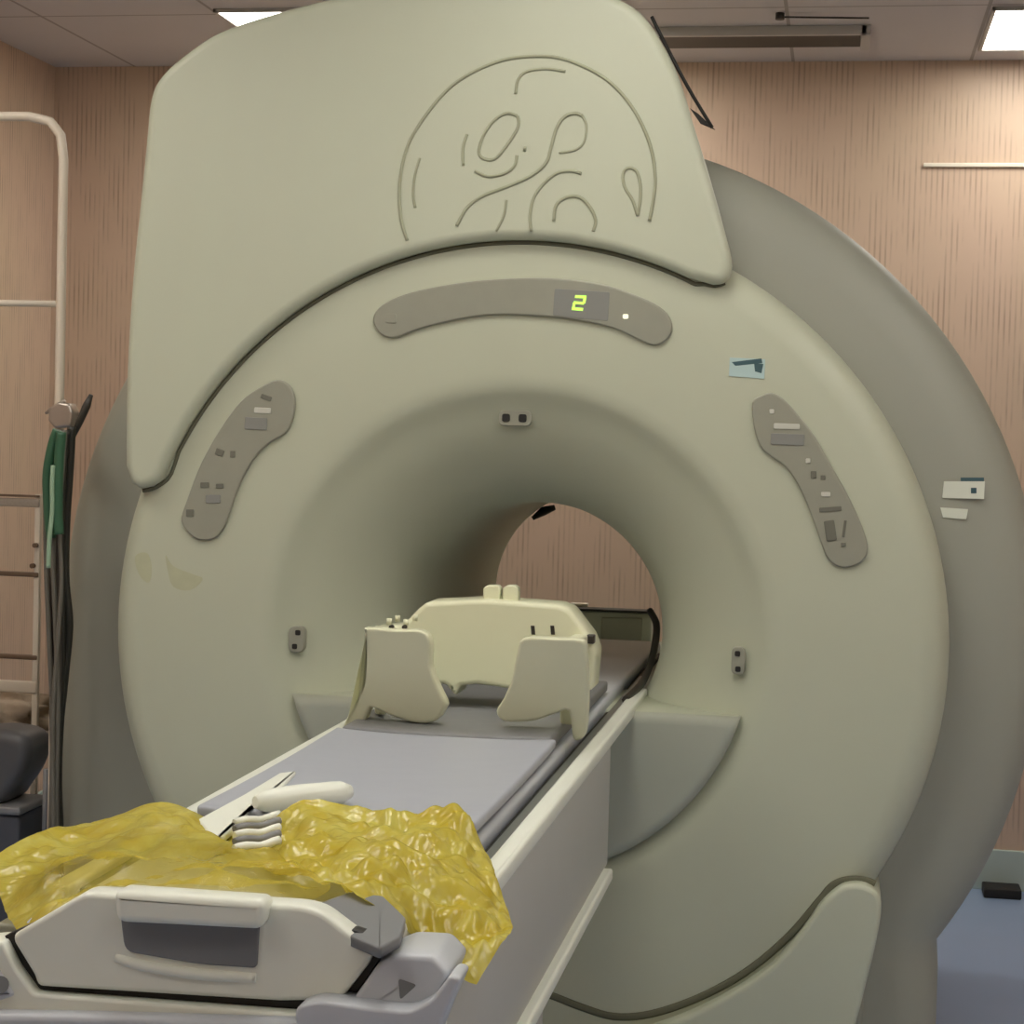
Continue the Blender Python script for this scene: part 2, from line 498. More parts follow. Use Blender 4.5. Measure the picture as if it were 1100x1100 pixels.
# embossed monogram, its relief shading painted as a darker stroke colour
K = 3.548
def lg(pts): return [(420+x/K, 40+y/K) for x, y in pts]
strokes = [
    ([(62, 775), (38, 690), (33, 560), (58, 430), (110, 330), (200, 215), (285, 148), (400, 95), (500, 75), (620, 75), (720, 105), (820, 160), (900, 240), (960, 340), (995, 440), (1007, 540), (1000, 620), (985, 700)], 1.5),
    ([(475, 215), (485, 160), (520, 130), (590, 120), (665, 130)], 1.3),
    ([(482, 300), (440, 290), (390, 320), (350, 380), (335, 440), (360, 465), (400, 460), (450, 400), (485, 340), (482, 300)], 1.4),
    ([(290, 370), (275, 420), (275, 490)], 1.3),
    ([(320, 510), (370, 530), (430, 520), (470, 490), (480, 450)], 1.4),
    ([(506, 424), (516, 426)], 2.2),
    ([(730, 300), (700, 290), (660, 305), (630, 350), (610, 420), (590, 480), (530, 530), (440, 570), (350, 605), (290, 650), (250, 720)], 1.5),
    ([(730, 300), (745, 340), (735, 400), (700, 430), (640, 440)], 1.1),
    ([(725, 520), (690, 510), (640, 515), (590, 550), (545, 610), (530, 680), (535, 740)], 1.4),
    ([(620, 700), (630, 640), (670, 610), (720, 610), (760, 650), (780, 700), (770, 740)], 1.5),
    ([(940, 680), (920, 620), (890, 570), (885, 520), (905, 498), (935, 510), (950, 560), (950, 620), (940, 680)], 1.4),
    ([(110, 460), (90, 530), (85, 600), (92, 650)], 1.2),
    ([(440, 620), (430, 680), (400, 740)], 1.2)]
geos = []
for s, w in strokes:
    pts = [P(a, b, y=yc-.0005) for a, b in lg(s)]
    pts = crom(pts, 5, closed=False)
    geos.append(tube(pts, .0026*w, 8))
tag(put('emblem', merge(*geos), M['emboss_shade'], uc), 'round embossed script emblem')

# lower covers, right traced, left its mirror image
low = [Vector(p) for p in pxY([(885, 968), (896, 958), (908, 951), (925, 950), (940, 957), (947, 972), (942, 1010), (930, 1060), (917, 1110), (905, 1160)], yc)]
a1 = math.atan2(low[0].y-ZA, low[0].x)
arcl = []
RL = (low[0]-Vector((0, ZA))).length
for k in range(30):
    a = a1 - .02 - (a1+math.radians(88))*k/29
    rl = RL+(.905-RL)*min(1, k/6)
    arcl.append(Vector((rl*math.cos(a), ZA+rl*math.sin(a))))
arcl = [p for p in reversed(arcl)]
rest = [Vector((low[-1].x-.04, .03)), Vector((.05, .03))]
cl = crom([Vector((p.x, p.y, 0)) for p in low], 3, closed=False)
polyR = [Vector((p.x, p.y)) for p in cl]+rest+arcl
put('lower_cover', slab(polyR, frame('Y', yc), .215, .012, 5), M['cover'], mri)
polyL = [Vector((-p.x, p.y)) for p in polyR]
put('lower_cover', slab(polyL, frame('Y', yc), .215, .012, 5), M['cover'], mri)
# flat front panel that closes the rear body below the face
put('kick_panel', slab(roundpoly([(-.8, .01), (.8, .01), (.8, .3), (.5, .3), (.3, .2), (-.3, .2), (-.5, .3), (-.8, .3)], .02), frame('Y', .155), .05, .01), M['hull'], mri)

# dark rubber seams between the face and the covers
def ribbon(path, w, y):
    V, F = [], []
    for i, p in enumerate(path):
        t = (path[min(i+1, len(path)-1)]-path[max(i-1, 0)]).normalized(); n_ = Vector((-t.z, 0, t.x))*w/2
        V += [p+n_, p-n_, p+n_*.5+Vector((0, -y, 0)), p-n_*.5+Vector((0, -y, 0))]
    for i in range(len(path)-1):
        a = 4*i
        for j, k in ((0, 2), (2, 3), (3, 1), (1, 0)):
            F.append((a+j, a+k, a+4+k, a+4+j))
    return V, F, []
sm = crom([P(a, b, y=-.001) for a, b in [(560, 1062), (591, 1069), (625, 1082), (660, 1092), (700, 1089), (750, 1072), (800, 1045), (845, 1008), (880, 968), (895, 951), (912, 945), (930, 946), (940, 950)]], 5, closed=False)
put('seam', merge(ribbon(sm, .017, .002), ribbon([Vector((-p.x, p.y, p.z)) for p in sm], .017, .002)), M['seam'], mri)
ua = [Vector((.888*math.cos(t), -.0005, ZA+.888*math.sin(t))) for t in [a0+.05+(aL-a0-.05)*k/80 for k in range(79)]]
ua = [P(a, b, y=-.0005) for a, b in [(779, 304), (768, 307), (757, 305)]]+ua+[P(a, b, y=-.0005) for a, b in [(184, 509), (175, 519), (163, 525), (153, 527)]]
ua = crom(ua, 2, closed=False)
put('seam', ribbon(ua, .009, .001), M['seam'], mri)

# control panels
def keypad(outline, label, bits):
    pl = [Vector((p.x, p.y)) for p in crom([Vector((a, b, 0)) for a, b in outline], 4)]
    w = [Vector(q) for q in pxY([(p.x, p.y) for p in pl], -.006)]
    k = tag(put('control_panel', slab(w, frame('Y', -.009), .02, .004, 3), M['grey'], mri), label)
    for nm, pts, mt, r in bits:
        g = slab(roundpoly(pxY(pts, -.0095), r, 3), frame('Y', -.011), .006, .0008, 2)
        put(nm, g, M[mt], k)
def rect(cx, cy, w, h, ang=0):
    c, s = math.cos(math.radians(ang)), math.sin(math.radians(ang))
    return [(cx+u*c-v*s, cy+u*s+v*c) for u, v in ((-w/2, -h/2), (w/2, -h/2), (w/2, h/2), (-w/2, h/2))]
keypad([(281, 415), (298, 408), (311, 414), (317, 430), (314, 452), (306, 466), (288, 477), (272, 494), (258, 520), (248, 547), (240, 568), (229, 579), (212, 579), (199, 568), (195, 556), (202, 534), (216, 498), (236, 462), (258, 432)],
       'grey keypad on the left of the bore',
       [('button', rect(286, 427, 12, 5, 20), 'greyd', .002), ('button', rect(282, 441, 18, 6, 3), 'greyl', .003), ('screen', rect(275, 455, 24, 13, 3), 'screen', .003),
        ('button', rect(236, 486, 9, 7, 20), 'greyd', .002), ('button', rect(250, 488, 5, 7, 0), 'greyd', .001), ('button', rect(220, 521, 9, 6, 0), 'greyd', .002), ('button', rect(236, 522, 8, 5, 0), 'greyd', .002),
        ('button', rect(229, 536, 16, 9, 0), 'screen', .003), ('button', rect(204, 551, 8, 8, 0), 'greyd', .002)])
keypad([(808, 433), (817, 425), (829, 422), (842, 429), (856, 444), (875, 468), (893, 500), (910, 530), (924, 560), (932, 585), (929, 600), (917, 608), (902, 609), (889, 600), (880, 578), (870, 550), (858, 523), (845, 503), (829, 491), (817, 480), (810, 460)],
       'grey keypad on the right of the bore',
       [('button', rect(829, 442, 5, 5), 'greyl', .002), ('button', rect(845, 458, 28, 6, 2), 'greyl', .003), ('screen', rect(846, 472, 36, 12, 2), 'screen', .003), ('button', rect(868, 495, 5, 5), 'greyl', .002),
        ('button', rect(874, 510, 6, 8), 'greyd', .002), ('button', rect(884, 513, 5, 5), 'greyd', .001), ('button', rect(887, 531, 10, 5), 'greyl', .002), ('button', rect(892, 547, 24, 5, -4), 'greyd', .002),
        ('button', rect(892, 570, 11, 22, -8), 'greyd', .003), ('button', rect(907, 568, 3, 18, 8), 'greyd', .001), ('button', rect(906, 585, 5, 4), 'greyd', .001)])
# display strip over the bore
ds = [(401, 345), (405, 333), (420, 322), (450, 312), (500, 303), (550, 299), (600, 299), (650, 306), (690, 320), (713, 333), (722, 348), (718, 363), (704, 371), (688, 366), (660, 353), (620, 344), (570, 339), (520, 339), (470, 348), (440, 357), (424, 363), (409, 359)]
pl = [Vector((p.x, p.y)) for p in crom([Vector((a, b, 0)) for a, b in ds], 4)]
dsp = tag(put('display_strip', slab([Vector(q) for q in pxY([(p.x, p.y) for p in pl], -.006)], frame('Y', -.009), .02, .004, 3), M['grey'], mri), 'grey curved display strip with a lit green numeral')
put('display_window', slab(roundpoly(pxY([(596, 310), (655, 314), (653, 345), (594, 339)], -.0095), .004), frame('Y', -.0098), .004, .0005, 2), M['screen'], dsp)
segs = [[(618, 317), (630, 317.5), (629.5, 320.5), (617.5, 320)], [(627, 319), (630, 319), (628.6, 326), (625.6, 326)], [(616.5, 323.5), (627.5, 324.5), (627, 327.3), (616, 326.3)],
        [(615.6, 325), (618.4, 325), (617, 332), (614.4, 332)], [(614.5, 330), (626.5, 330.8), (626, 334), (614, 333)]]
put('numeral', merge(*[slab([Vector(q) for q in pxY(s, -.0105)], frame('Y', -.0112), .003, .0002, 1) for s in segs]), M['led'], dsp)
put('indicator_light', slab(roundpoly(pxY(rect(672, 340, 6, 5), -.0095), .003), frame('Y', -.0112), .004, .0005, 2), M['dot'], dsp)
put('button', slab(roundpoly(pxY(rect(420, 342, 12, 10), -.0095), .005), frame('Y', -.0105), .004, .0005, 2), M['grey'], dsp)

# alignment laser windows on the flare
def laser(px, py, w, h, y, dets, tilt):
    c = P(px, py, y=y)
    g = slab(roundpoly([(c.x-w/2, c.z-h/2), (c.x+w/2, c.z-h/2), (c.x+w/2, c.z+h/2), (c.x-w/2, c.z+h/2)], min(w, h)*.4), frame('Y', y), .05, .002, 2)
    k = put('laser_window', g, M['grey'], mri)
    for dx, dz, s in dets:
        put('lens', slab(roundpoly([(c.x+dx-s, c.z+dz-s), (c.x+dx+s, c.z+dz-s), (c.x+dx+s, c.z+dz+s), (c.x+dx-s, c.z+dz+s)], s*.6), frame('Y', y-.002), .01, .0006, 2), M['black'], k)
laser(553, 449, .075, .036, .035, [(-.02, .0, .009), (.018, .0, .009)], 0)
laser(318, 687, .036, .06, .022, [(.004, .016, .006), (-.003, -.016, .006)], 0)
laser(793, 710, .03, .06, .022, [(-.002, .016, .006), (.0, -.018, .006)], 0)

# dock plate filling the lower flare under the table's ledge
zl = .912
R2 = .532
a = math.asin((zl-ZA)/R2)
pl = []
for k in range(41):
    t = a + (-PI-2*a)*k/40
    pl.append(Vector((R2*math.cos(t), ZA+R2*math.sin(t)+.003)))
put('dock_plate', slab(pl, frame('Y', -.010), .37, .022, 7), M['dock'], mri)
zb = [( -.53, zl), (.53, zl), (.515, zl+.012), (-.515, zl+.012)]
put('ledge', slab([Vector(q) for q in [(-.500, zl-.012), (.500, zl-.012), (.506, zl+.004), (-.506, zl+.004)]], frame('Y', .014), .35, .006, 3), M['cover'], mri)
# bore floor (bridge) running through the tunnel and the drive box at its far end
put('bore_bridge', box(-.262, .262, .34, 1.62, .87, .90, .004), M['dock'], mri)
p0, p1 = P(560, 646, y=1.62), P(704, 655, y=1.62)
rb = put('drive_box', box(-.24, .158, 1.57, 1.62, .72, p1.z-.008, .006), M['dock'], mri)
put('drive_box_hatch', slab(roundpoly(pxY([(646, 663), (690, 664), (689, 691), (645, 690)], 1.566), .006), frame('Y', 1.566), .01, .003, 2), M['grey'], rb)
put('drive_box_trim', box(-.24, .158, 1.565, 1.625, p1.z-.008, p1.z, .002), M['dark'], rb)
q = P(622, 641, y=1.6)
put('drive_box_light', box(q.x-.028, q.x+.028, 1.6, 1.62, p1.z, p1.z+.012, .003), M['strip'], rb)
# dark microphone pad at the far rim of the bore
put('bore_microphone', tube([P(572, 557, y=1.40), P(584, 549, y=1.41), P(596, 545, y=1.42)], [.006, .014, .008], 10), M['black'], mri)
# dark cable running round the bore wall beside the cradle
cb = [P(672, 752, y=.10), P(690, 733, y=.30), P(699, 712, y=.42), P(704, 690, y=.5), P(705, 670, y=.55), P(698, 656, y=.60)]
put('bore_cable', tube(crom(cb, 6, closed=False), .009, 8), M['dark'], mri)

# labels on the scanner
def sticker(pts, y, mt, label=None, marks=()):
    o = put('label_sticker', slab([Vector(q) for q in pxY(pts, y)], frame('Y', y-.0012), .003, .0003, 1), M[mt], mri)
    if label: tag(o, label)
    for s in marks:
        put('print_mark', slab([Vector(q) for q in pxY(s, y-.0014)], frame('Y', y-.0018), .0015, .0002, 1), M['ink'], o)
sticker([(784, 384), (822, 386), (821, 407), (783, 404)], -.0005, 'stickc', 'pale aqua label with dark ink marks', [[(786, 389), (818, 385), (819, 390), (790, 393)], [(810, 390), (820, 391), (818, 401), (811, 399)]])
sticker([(1014, 517), (1058, 517), (1057, 536), (1012, 535)], .168, 'sticker', 'white label with dark print on grey body', [[(1032, 513), (1057, 513), (1057, 517), (1032, 517)], [(1043, 524), (1049, 524), (1049, 530), (1043, 530)]])
sticker([(1010, 545), (1040, 547), (1038, 558), (1013, 556)], .168, 'sticker', 'small white label below')
# glue stains on the face
for pts in ([(145, 598), (158, 594), (163, 610), (160, 626), (150, 618)], [(178, 596), (186, 608), (205, 616), (218, 622), (204, 634), (186, 630), (180, 612)]):
    pp = [Vector((p.x, p.y)) for p in crom([Vector((a, b, 0)) for a, b in pts], 4)]
    put('glue_stain', slab([Vector(q) for q in pxY([(p.x, p.y) for p in pp], 0)], frame('Y', -.0006), .002, .0002, 1), M['stain'], mri)

# black rod leaning between cover and rear body
rod = [P(700, 18, y=.10), P(712, 42, y=.10), P(738, 92, y=.10), P(765, 137, y=.10)]
tag(put('black_strap', merge(tube(crom(rod, 4, closed=False), [.004]*13, 8), slab([Vector(q) for q in pxY([(741, 116), (750, 122), (768, 139), (752, 132)], .1)], frame('Y', .1), .01, .001, 1)), M['black'], mri),
    'thin black strap along the right edge of the upper cover')

# ------------------------------------------------------------ patient table
tbl = empty('patient_table', (0, -1.2, 0), 'long white wheeled MRI patient table docked to the scanner bore', 'patient table')
W = .276; YE = -2.14
# body with side covers
put('body', box(-W+.012, W-.012, -2.02, -.31, .64, .90, .01), M['side'], tbl)
for s in (-1, 1):
    x0, x1 = sorted((s*(W-.032), s*W))
    put('side_rail', box(x0, x1, -1.88, .30, .902, .93, .006), M['white'], tbl)
    x0, x1 = sorted((s*(W-.02), s*(W+.006)))
    put('lower_rail', box(x0, x1, -2.02, -.37, .625, .65, .006), M['white'], tbl)
    x0, x1 = sorted((s*.225, s*(W-.034)))
    put('track', box(x0, x1, -1.85, .6, .895, .921, .002), M['track'], tbl)
put('pedestal', box(-.2, .2, -1.7, -.7, .08, .64, .03), M['side'], tbl)
put('wheel_base', box(-.24, .24, -1.95, -.5, .05, .12, .02), M['handle'], tbl)
for sx in (-1, 1):
    for y in (-1.85, -.6):
        g = lathe([(.0005, -.015), (.045, -.015), (.05, -.008), (.05, .008), (.045, .015), (.0005, .015)], 0, 0, 24, closed=True)
        V = [Vector((sx*.2+v.y, y+v.x, .05+v.z)) for v in g[0]]
        link('caster', V, g[1], M['black'], tbl)
put('side_track', box(-.312, -.278, -1.95, .02, .86, .895, .006), M['grey'], tbl)
for s in (-1, 1):
    x0, x1 = sorted((s*.214, s*.224))
    put('channel', box(x0, x1, -1.9, 1.2, .90, .912, .001), M['black'], tbl)
# cradle (sliding top) through the bore
put('cradle', box(-.212, .212, -2.06, 1.3, .903, .935, .010), M['whiteb'], tbl)
for px, py in ((645, 789), (668, 771)):
    q = P(px, py, z=.922)
    put('track_bolt', tube([(q.x, q.y, .918), (q.x, q.y, .926)], .007, 12), M['white'], tbl)
# foot end: trapezoid end plate with grip, set in the frame
yf = YE
plate = [(90, 959), (325, 974), (345, 980), (400, 1022), (396, 1035), (365, 1075), (300, 1076), (40, 1060), (36, 1048), (14, 1012), (14, 1004)]
fpn = put('foot_plate', slab(roundpoly(pxY(plate, yf), [.01, .01, .01, .008, .006, .006, .006, .006, .003, .004, .01], 3), frame('Y', yf), .035, .006, 4), M['white'], tbl)
put('grip_recess', slab(roundpoly(pxY([(128, 970), (280, 976), (276, 1040), (215, 1036), (134, 1022)], yf-.002), [.01, .01, .006, .02, .012], 4), frame('Y', yf-.0035), .01, .002, 2), M['handle'], fpn)
gp = roundpoly(pxY([(121, 957), (284, 968), (282, 999), (125, 991)], yf-.024), .011, 5)
put('grip', slab(gp, frame('Y', yf-.026), .035, .009, 5), M['white'], fpn)
lip = crom([P(126, 1028, y=yf+.004), P(150, 1036, y=yf+.001), P(210, 1046, y=yf), P(276, 1050, y=yf+.003)], 5, closed=False)
put('grip_lip', tube(lip, .0065, 10), M['white'], fpn)
# black slab painting in the shadow of the gap, frame cross member and corner brackets
gap_outline = [(12, 1000), (42, 1062), (300, 1080), (367, 1080), (372, 1066), (408, 1022), (418, 1016), (420, 1000)]
put('gap_shade', slab([Vector(q) for q in pxY([(4, 1006), (20, 1042), (38, 1066), (300, 1086), (352, 1090), (375, 1080), (412, 1024), (416, 1012), (380, 1000), (40, 990)], yf+.01)], frame('Y', yf+.012), .02, .001, 1), M['black'], tbl)
put('foot_frame', slab(roundpoly(pxY([(-90, 1020), (2, 1012), (16, 1040), (36, 1068), (300, 1088), (352, 1092), (470, 1100), (470, 1230), (-90, 1230)], yf-.006), .004, 2), frame('Y', yf-.006), .05, .004, 3), M['white'], tbl)
put('cross_bar', slab(roundpoly(pxY([(-90, 1086), (120, 1090), (320, 1096), (330, 1108), (330, 1240), (-90, 1240)], yf-.02), .008, 3), frame('Y', yf-.024), .03, .008, 3), M['whiteb'], tbl)
cbk = put('corner_bracket', slab(roundpoly(pxY([(378, 1076), (412, 1028), (432, 1020), (470, 1022), (487, 1040), (476, 1068), (464, 1098), (374, 1094)], yf+.02), .006, 3), frame('Y', yf-.002), .10, .006, 4), M['whiteb'], tbl)
put('bracket_mark', slab(roundpoly(pxY([(428, 1051), (448, 1058), (430, 1074)], yf-.002), .004, 3), frame('Y', yf-.0035), .004, .0006, 1), M['handle'], cbk)
put('bumper', slab(roundpoly(pxY([(316, 1082), (340, 1074), (400, 1082), (440, 1086), (464, 1074), (484, 1046), (496, 1050), (478, 1090), (455, 1150), (330, 1150)], yf-.03), .010, 3), frame('Y', yf-.034), .05, .004, 3), M['whiteb'], tbl)
bkl = put('corner_bracket', slab(roundpoly(pxY([(-70, 1035), (-20, 1015), (0, 1018), (8, 1030), (28, 1062), (-10, 1075), (-70, 1070)], yf+.02), .006, 3), frame('Y', yf-.010), .06, .006, 4), M['whiteb'], tbl)
put('bracket_mark', tube([P(0, 1058, y=yf-.013), P(0, 1058, y=yf-.009)], .010, 16), M['handle'], bkl)
# end tray behind the plate that the bag lies on
put('end_tray', box(-.205, .225, yf+.036, -1.98, .90, .948, .012), M['whiteb'], tbl)

# ------------------------------------------------------------ things on the table
def sheet(name, nu, nv, fn, m, thick, label, cat, parent=None):
    """closed padded sheet: fn(u, v) -> top point; bottom thick lower"""
    V, F = [], []
    for s in (0, 1):
        for j in range(nv+1):
            for i in range(nu+1):
                u, v = i/nu, j/nv
                p = fn(u, v).copy()
                if s: p.z -= thick
                V.append(p)
    o = (nu+1)*(nv+1)
    for j in range(nv):
        for i in range(nu):
            a = j*(nu+1)+i
            F.append((a, a+1, a+nu+2, a+nu+1)); F.append((o+a, o+a+nu+1, o+a+nu+2, o+a+1))
    for i in range(nu):
        F.append((i, o+i, o+i+1, i+1)); b = nv*(nu+1)+i; F.append((b, b+1, o+b+1, o+b))
    for j in range(nv):
        a = j*(nu+1); F.append((a, a+nu+1, o+a+nu+1, o+a)); b = a+nu; F.append((b, o+b, o+b+nu+1, b+nu+1))
    ob = link(name, V, F, m, parent)
    if label: tag(ob, label, cat)
    bv = ob.modifiers.new('bevel', 'BEVEL'); bv.width = min(.006, thick*.4); bv.segments = 3; bv.limit_method = 'ANGLE'; bv.angle_limit = math.radians(50)
    return ob
ZP = .958
YM = P(530, 889, z=.958).y
sheet('mattress', 20, 30, lambda u, v: Vector((-.210+.420*u, YM+v*(-.72-YM), ZP+.006*abs(2*u-1)**3 - .004*math.sin(PI*v))), M['pad'], .019, 'flat bluish grey vinyl mattress on the table in front of the white coil', 'mattress')
sheet('foam_pad', 16, 16, lambda u, v: Vector((-.2+.40*u, -.715+.85*v, ZP+.003+.004*abs(2*u-1)**2)), M['padd'], .025, 'dark grey foam pad lying under the cream head coil', 'pad')

# head and neck coil
q = P(430, 775, z=.965); yw = q.y
coil = empty('head_coil', (0, yw+.15, .96), 'cream plastic head and neck coil standing on the patient table', 'head coil')
by = yw+.24
body = [(449, 654), (458, 647), (520, 644), (600, 650), (612, 655), (622, 668), (634, 684), (640, 700), (636, 742), (560, 742), (512, 735), (494, 737), (489, 748), (478, 735), (455, 735), (398, 745), (394, 690), (396, 676), (432, 672)]
cbd = put('coil_body', slab(roundpoly(pxY(body, by), .006, 3), frame('Y', by), .10, .010, 4), M['coil'], coil)
for pts in ([(519, 646), (519, 632), (523, 629), (534, 629), (537, 632), (537, 648)], [(540, 647), (540, 632), (544, 629), (552, 629), (556, 632), (556, 650)]):
    put('connector_post', slab(roundpoly(pxY(pts, by+.03), .002, 2), frame('Y', by+.03), .03, .003, 3), M['coil'], coil)
lw = [(391, 681), (394, 675), (425, 677), (452, 678), (462, 690), (462, 716), (470, 738), (478, 755), (477, 762), (468, 774), (450, 777), (425, 771), (402, 761), (396, 763), (387, 784), (378, 785), (368, 782), (382, 752), (390, 728)]
rw = [(562, 686), (594, 686), (624, 688), (629, 700), (631, 740), (629, 785), (622, 795), (615, 792), (611, 764), (596, 767), (575, 774), (552, 776), (539, 774), (533, 764), (541, 750), (549, 730), (555, 702)]
def wing(outline, y, bulge, name):
    pl = [Vector((p.x, p.y)) for p in crom([Vector((a, b, 0)) for a, b in outline], 3)]
    w = []
    for p in pl:
        q = P(p.x, p.y, y=y)
        for _ in range(4): q = P(p.x, p.y, y=y-.5*(q.z-.97))
        w.append(Vector((q.x, q.z)))
    g = slab(w, lambda u, v, d: Vector((u, y+d-.5*(v-.97), v)), .035, .006, 5)
    return put(name, g, M['coil'], coil)
wl = wing(lw, yw, 1, 'side_wing'); wr = wing(rw, yw+.0, 1, 'side_wing')
# side walls joining the wings to the body
def wallside(pxa, pxb, ya, yb_, x_th, nm, zbase=.968):
    A, B = P(*pxa, y=ya), P(*pxb, y=yb_)
    x0 = A.x; x1 = B.x
    V = []
    for (x, y, zt_) in ((x0, ya, A.z), (x1, yb_, B.z)):
        for dx in (0, x_th):
            for z in (zbase, zt_):
                V.append(Vector((x+dx, (y if z != zbase or y == yb_ else y+.075), z)))
    F = [(0, 1, 3, 2), (4, 6, 7, 5), (0, 4, 5, 1), (2, 3, 7, 6), (1, 5, 7, 3), (0, 2, 6, 4)]
    o = link(nm, V, F, M['coil'], coil, smooth=False)
    b = o.modifiers.new('bevel', 'BEVEL'); b.width = .005; b.segments = 3
wallside((395, 680), (402, 672), yw-.025, by+.03, .022, 'side_wall')
wallside((598, 690), (618, 680), yw-.025, by+.03, .030, 'side_wall')
for (px, py, yy) in ((418, 671, yw+.02), (427, 668, yw+.04), (436, 672, yw+.02), (446, 667, yw+.06)):
    q = P(px, py, y=yy); put('knob', tube([q, q+Vector((0, 0, .012))], .005, 10), M['coil'], coil)
for (px, py) in ((420, 674), (434, 674)):
    q = P(px, py, y=yw-.06); put('screw_hole', tube([q, q+Vector((0, .01, 0))], .0045, 10), M['dark'], coil)
for (px, py, an) in ((573, 677, 0), (594, 677, 25)):
    q = P(px, py, y=by-.0015)
    put('slot', slab([Vector((q.x-.004, q.z-.009)), Vector((q.x+.004, q.z-.009)), Vector((q.x+.002, q.z+.009)), Vector((q.x-.006, q.z+.009))], frame('Y', q.y), .006, .001, 2), M['dark'], coil)
q = P(634, 687, y=by-.01); put('latch', slab(roundpoly([(q.x-.008, q.z-.009), (q.x+.008, q.z-.009), (q.x+.008, q.z+.009), (q.x-.008, q.z+.009)], .003), frame('Y', q.y), .02, .003, 2), M['dark'], coil)

# white padded roll and the folded straps by the left rail
A_, B_ = P(274, 862, z=.975), P(376, 850, z=.975)
pts = [A_.lerp(B_, k/10) for k in range(11)]
rr = [.009, .016, .018, .0185, .019, .019, .0185, .018, .018, .017, .010]
tag(put('padded_roll', tube(pts, rr, 16), M['white']), 'short white padded roll lying on the left edge of the mattress', 'roll')
sg = 'folded straps beside the white roll'
for k, mt in enumerate(('white', 'padd', 'white', 'padd', 'white')):
    c0, c1 = P(252, 884+k*7, z=.963+.003*k), P(300, 876+k*7, z=.963+.003*k)
    n_ = 8; V = []
    pts = [c0.lerp(c1, j/n_)+Vector((0, 0, .002*math.sin(j))) for j in range(n_+1)]
    tag(put('strap', tube(pts, [.006]*(n_+1), 8), M[mt]), ('pale' if mt == 'white' else 'dark grey')+' folded strap beside the white roll and yellow bag', 'strap', ('pale ' if mt == 'white' else 'dark ')+sg)
# white side cushion along the left rail
tag(put('rail_cushion', slab(roundpoly(pxZ([(212, 880), (262, 853), (300, 830), (318, 828), (300, 848), (268, 868), (250, 888), (232, 902)], .962), .004, 3), frame('Z', .962), .012, .003, 3), M['white']),
    'narrow white cushion along the left rail of the table', 'cushion')

# grey wedge pad under the bag at the foot end
wp = [Vector(q) for q in pxZ([(335, 972), (375, 958), (412, 962), (436, 985), (430, 1006), (408, 1018), (375, 1004)], .966)]
tag(put('wedge_pad', slab(roundpoly(wp, .006, 3), frame('Z', .966), .012, .003, 3), M['handle']), 'grey vinyl wedge pad poking out under the yellow bag at the foot end', 'pad')

# yellow bag: crumpled film
def patch(rows, nu, nv, amp, seed, sheer_fn):
    """rows of (px, py, y) -> smooth surface"""
    R = [crom([P(a, b, y=y) for a, b, y in r], 6, closed=False) for r in rows]
    def at(l, t):
        f = t*(len(l)-1); i = min(int(f), len(l)-2); return l[i].lerp(l[i+1], f-i)
    cols = []
    for i in range(nu+1):
        c = crom([at(r, i/nu) for r in R], 6, closed=False)
        cols.append([at(c, j/nv) for j in range(nv+1)])
    V, F, S = [], [], []
    for j in range(nv+1):
        for i in range(nu+1):
            p = cols[i][j].copy()
            u, v = i/nu, j/nv
            e = min(1, 6*min(u, 1-u)+.25)*min(1, 6*min(v, 1-v)+.25)
            q_ = p*7+Vector((seed, 0, 0))
            n1 = abs(noise.noise(q_))*1.6 + abs(noise.noise(q_*2.3+Vector((5, 3, 1))))*.9 + abs(noise.noise(q_*5.1))*.45
            w = noise.noise_vector(q_*1.7)
            p += Vector((w.x*.35, w.y*.35, (n1-.5)))*amp*e
            V.append(p); S.append(sheer_fn(u, v))
    for j in range(nv):
        for i in range(nu):
            a = j*(nu+1)+i; F.append((a, a+1, a+nu+2, a+nu+1))
    return V, F, S
left = [
    [(-14, 925, -1.86), (40, 893, -1.74), (110, 882, -1.55), (172, 861, -1.52), (225, 880, -1.52), (262, 893, -1.55), (300, 905, -1.58)],
    [(-8, 938, -1.90), (40, 912, -1.80), (110, 898, -1.68), (180, 880, -1.66), (230, 898, -1.66), (270, 912, -1.70), (305, 922, -1.74)],
    [(-2, 958, -1.94), (45, 930, -1.88), (110, 918, -1.82), (180, 908, -1.80), (240, 915, -1.80), (285, 928, -1.84), (330, 938, -1.86)],
    [(4, 975, -1.96), (50, 950, -1.95), (120, 940, -1.95), (190, 935, -1.94), (250, 940, -1.94), (310, 948, -1.96), (355, 953, -1.96)],
    [(8, 985, -2.04), (55, 970, -2.05), (120, 956, -2.06), (200, 958, -2.07), (270, 964, -2.07), (315, 968, -2.07), (335, 967, -2.05)],
    [(18, 1000, -2.10), (60, 985, -2.11), (120, 970, -2.11), (200, 972, -2.12), (270, 978, -2.12), (300, 979, -2.11), (322, 979, -2.09)]]
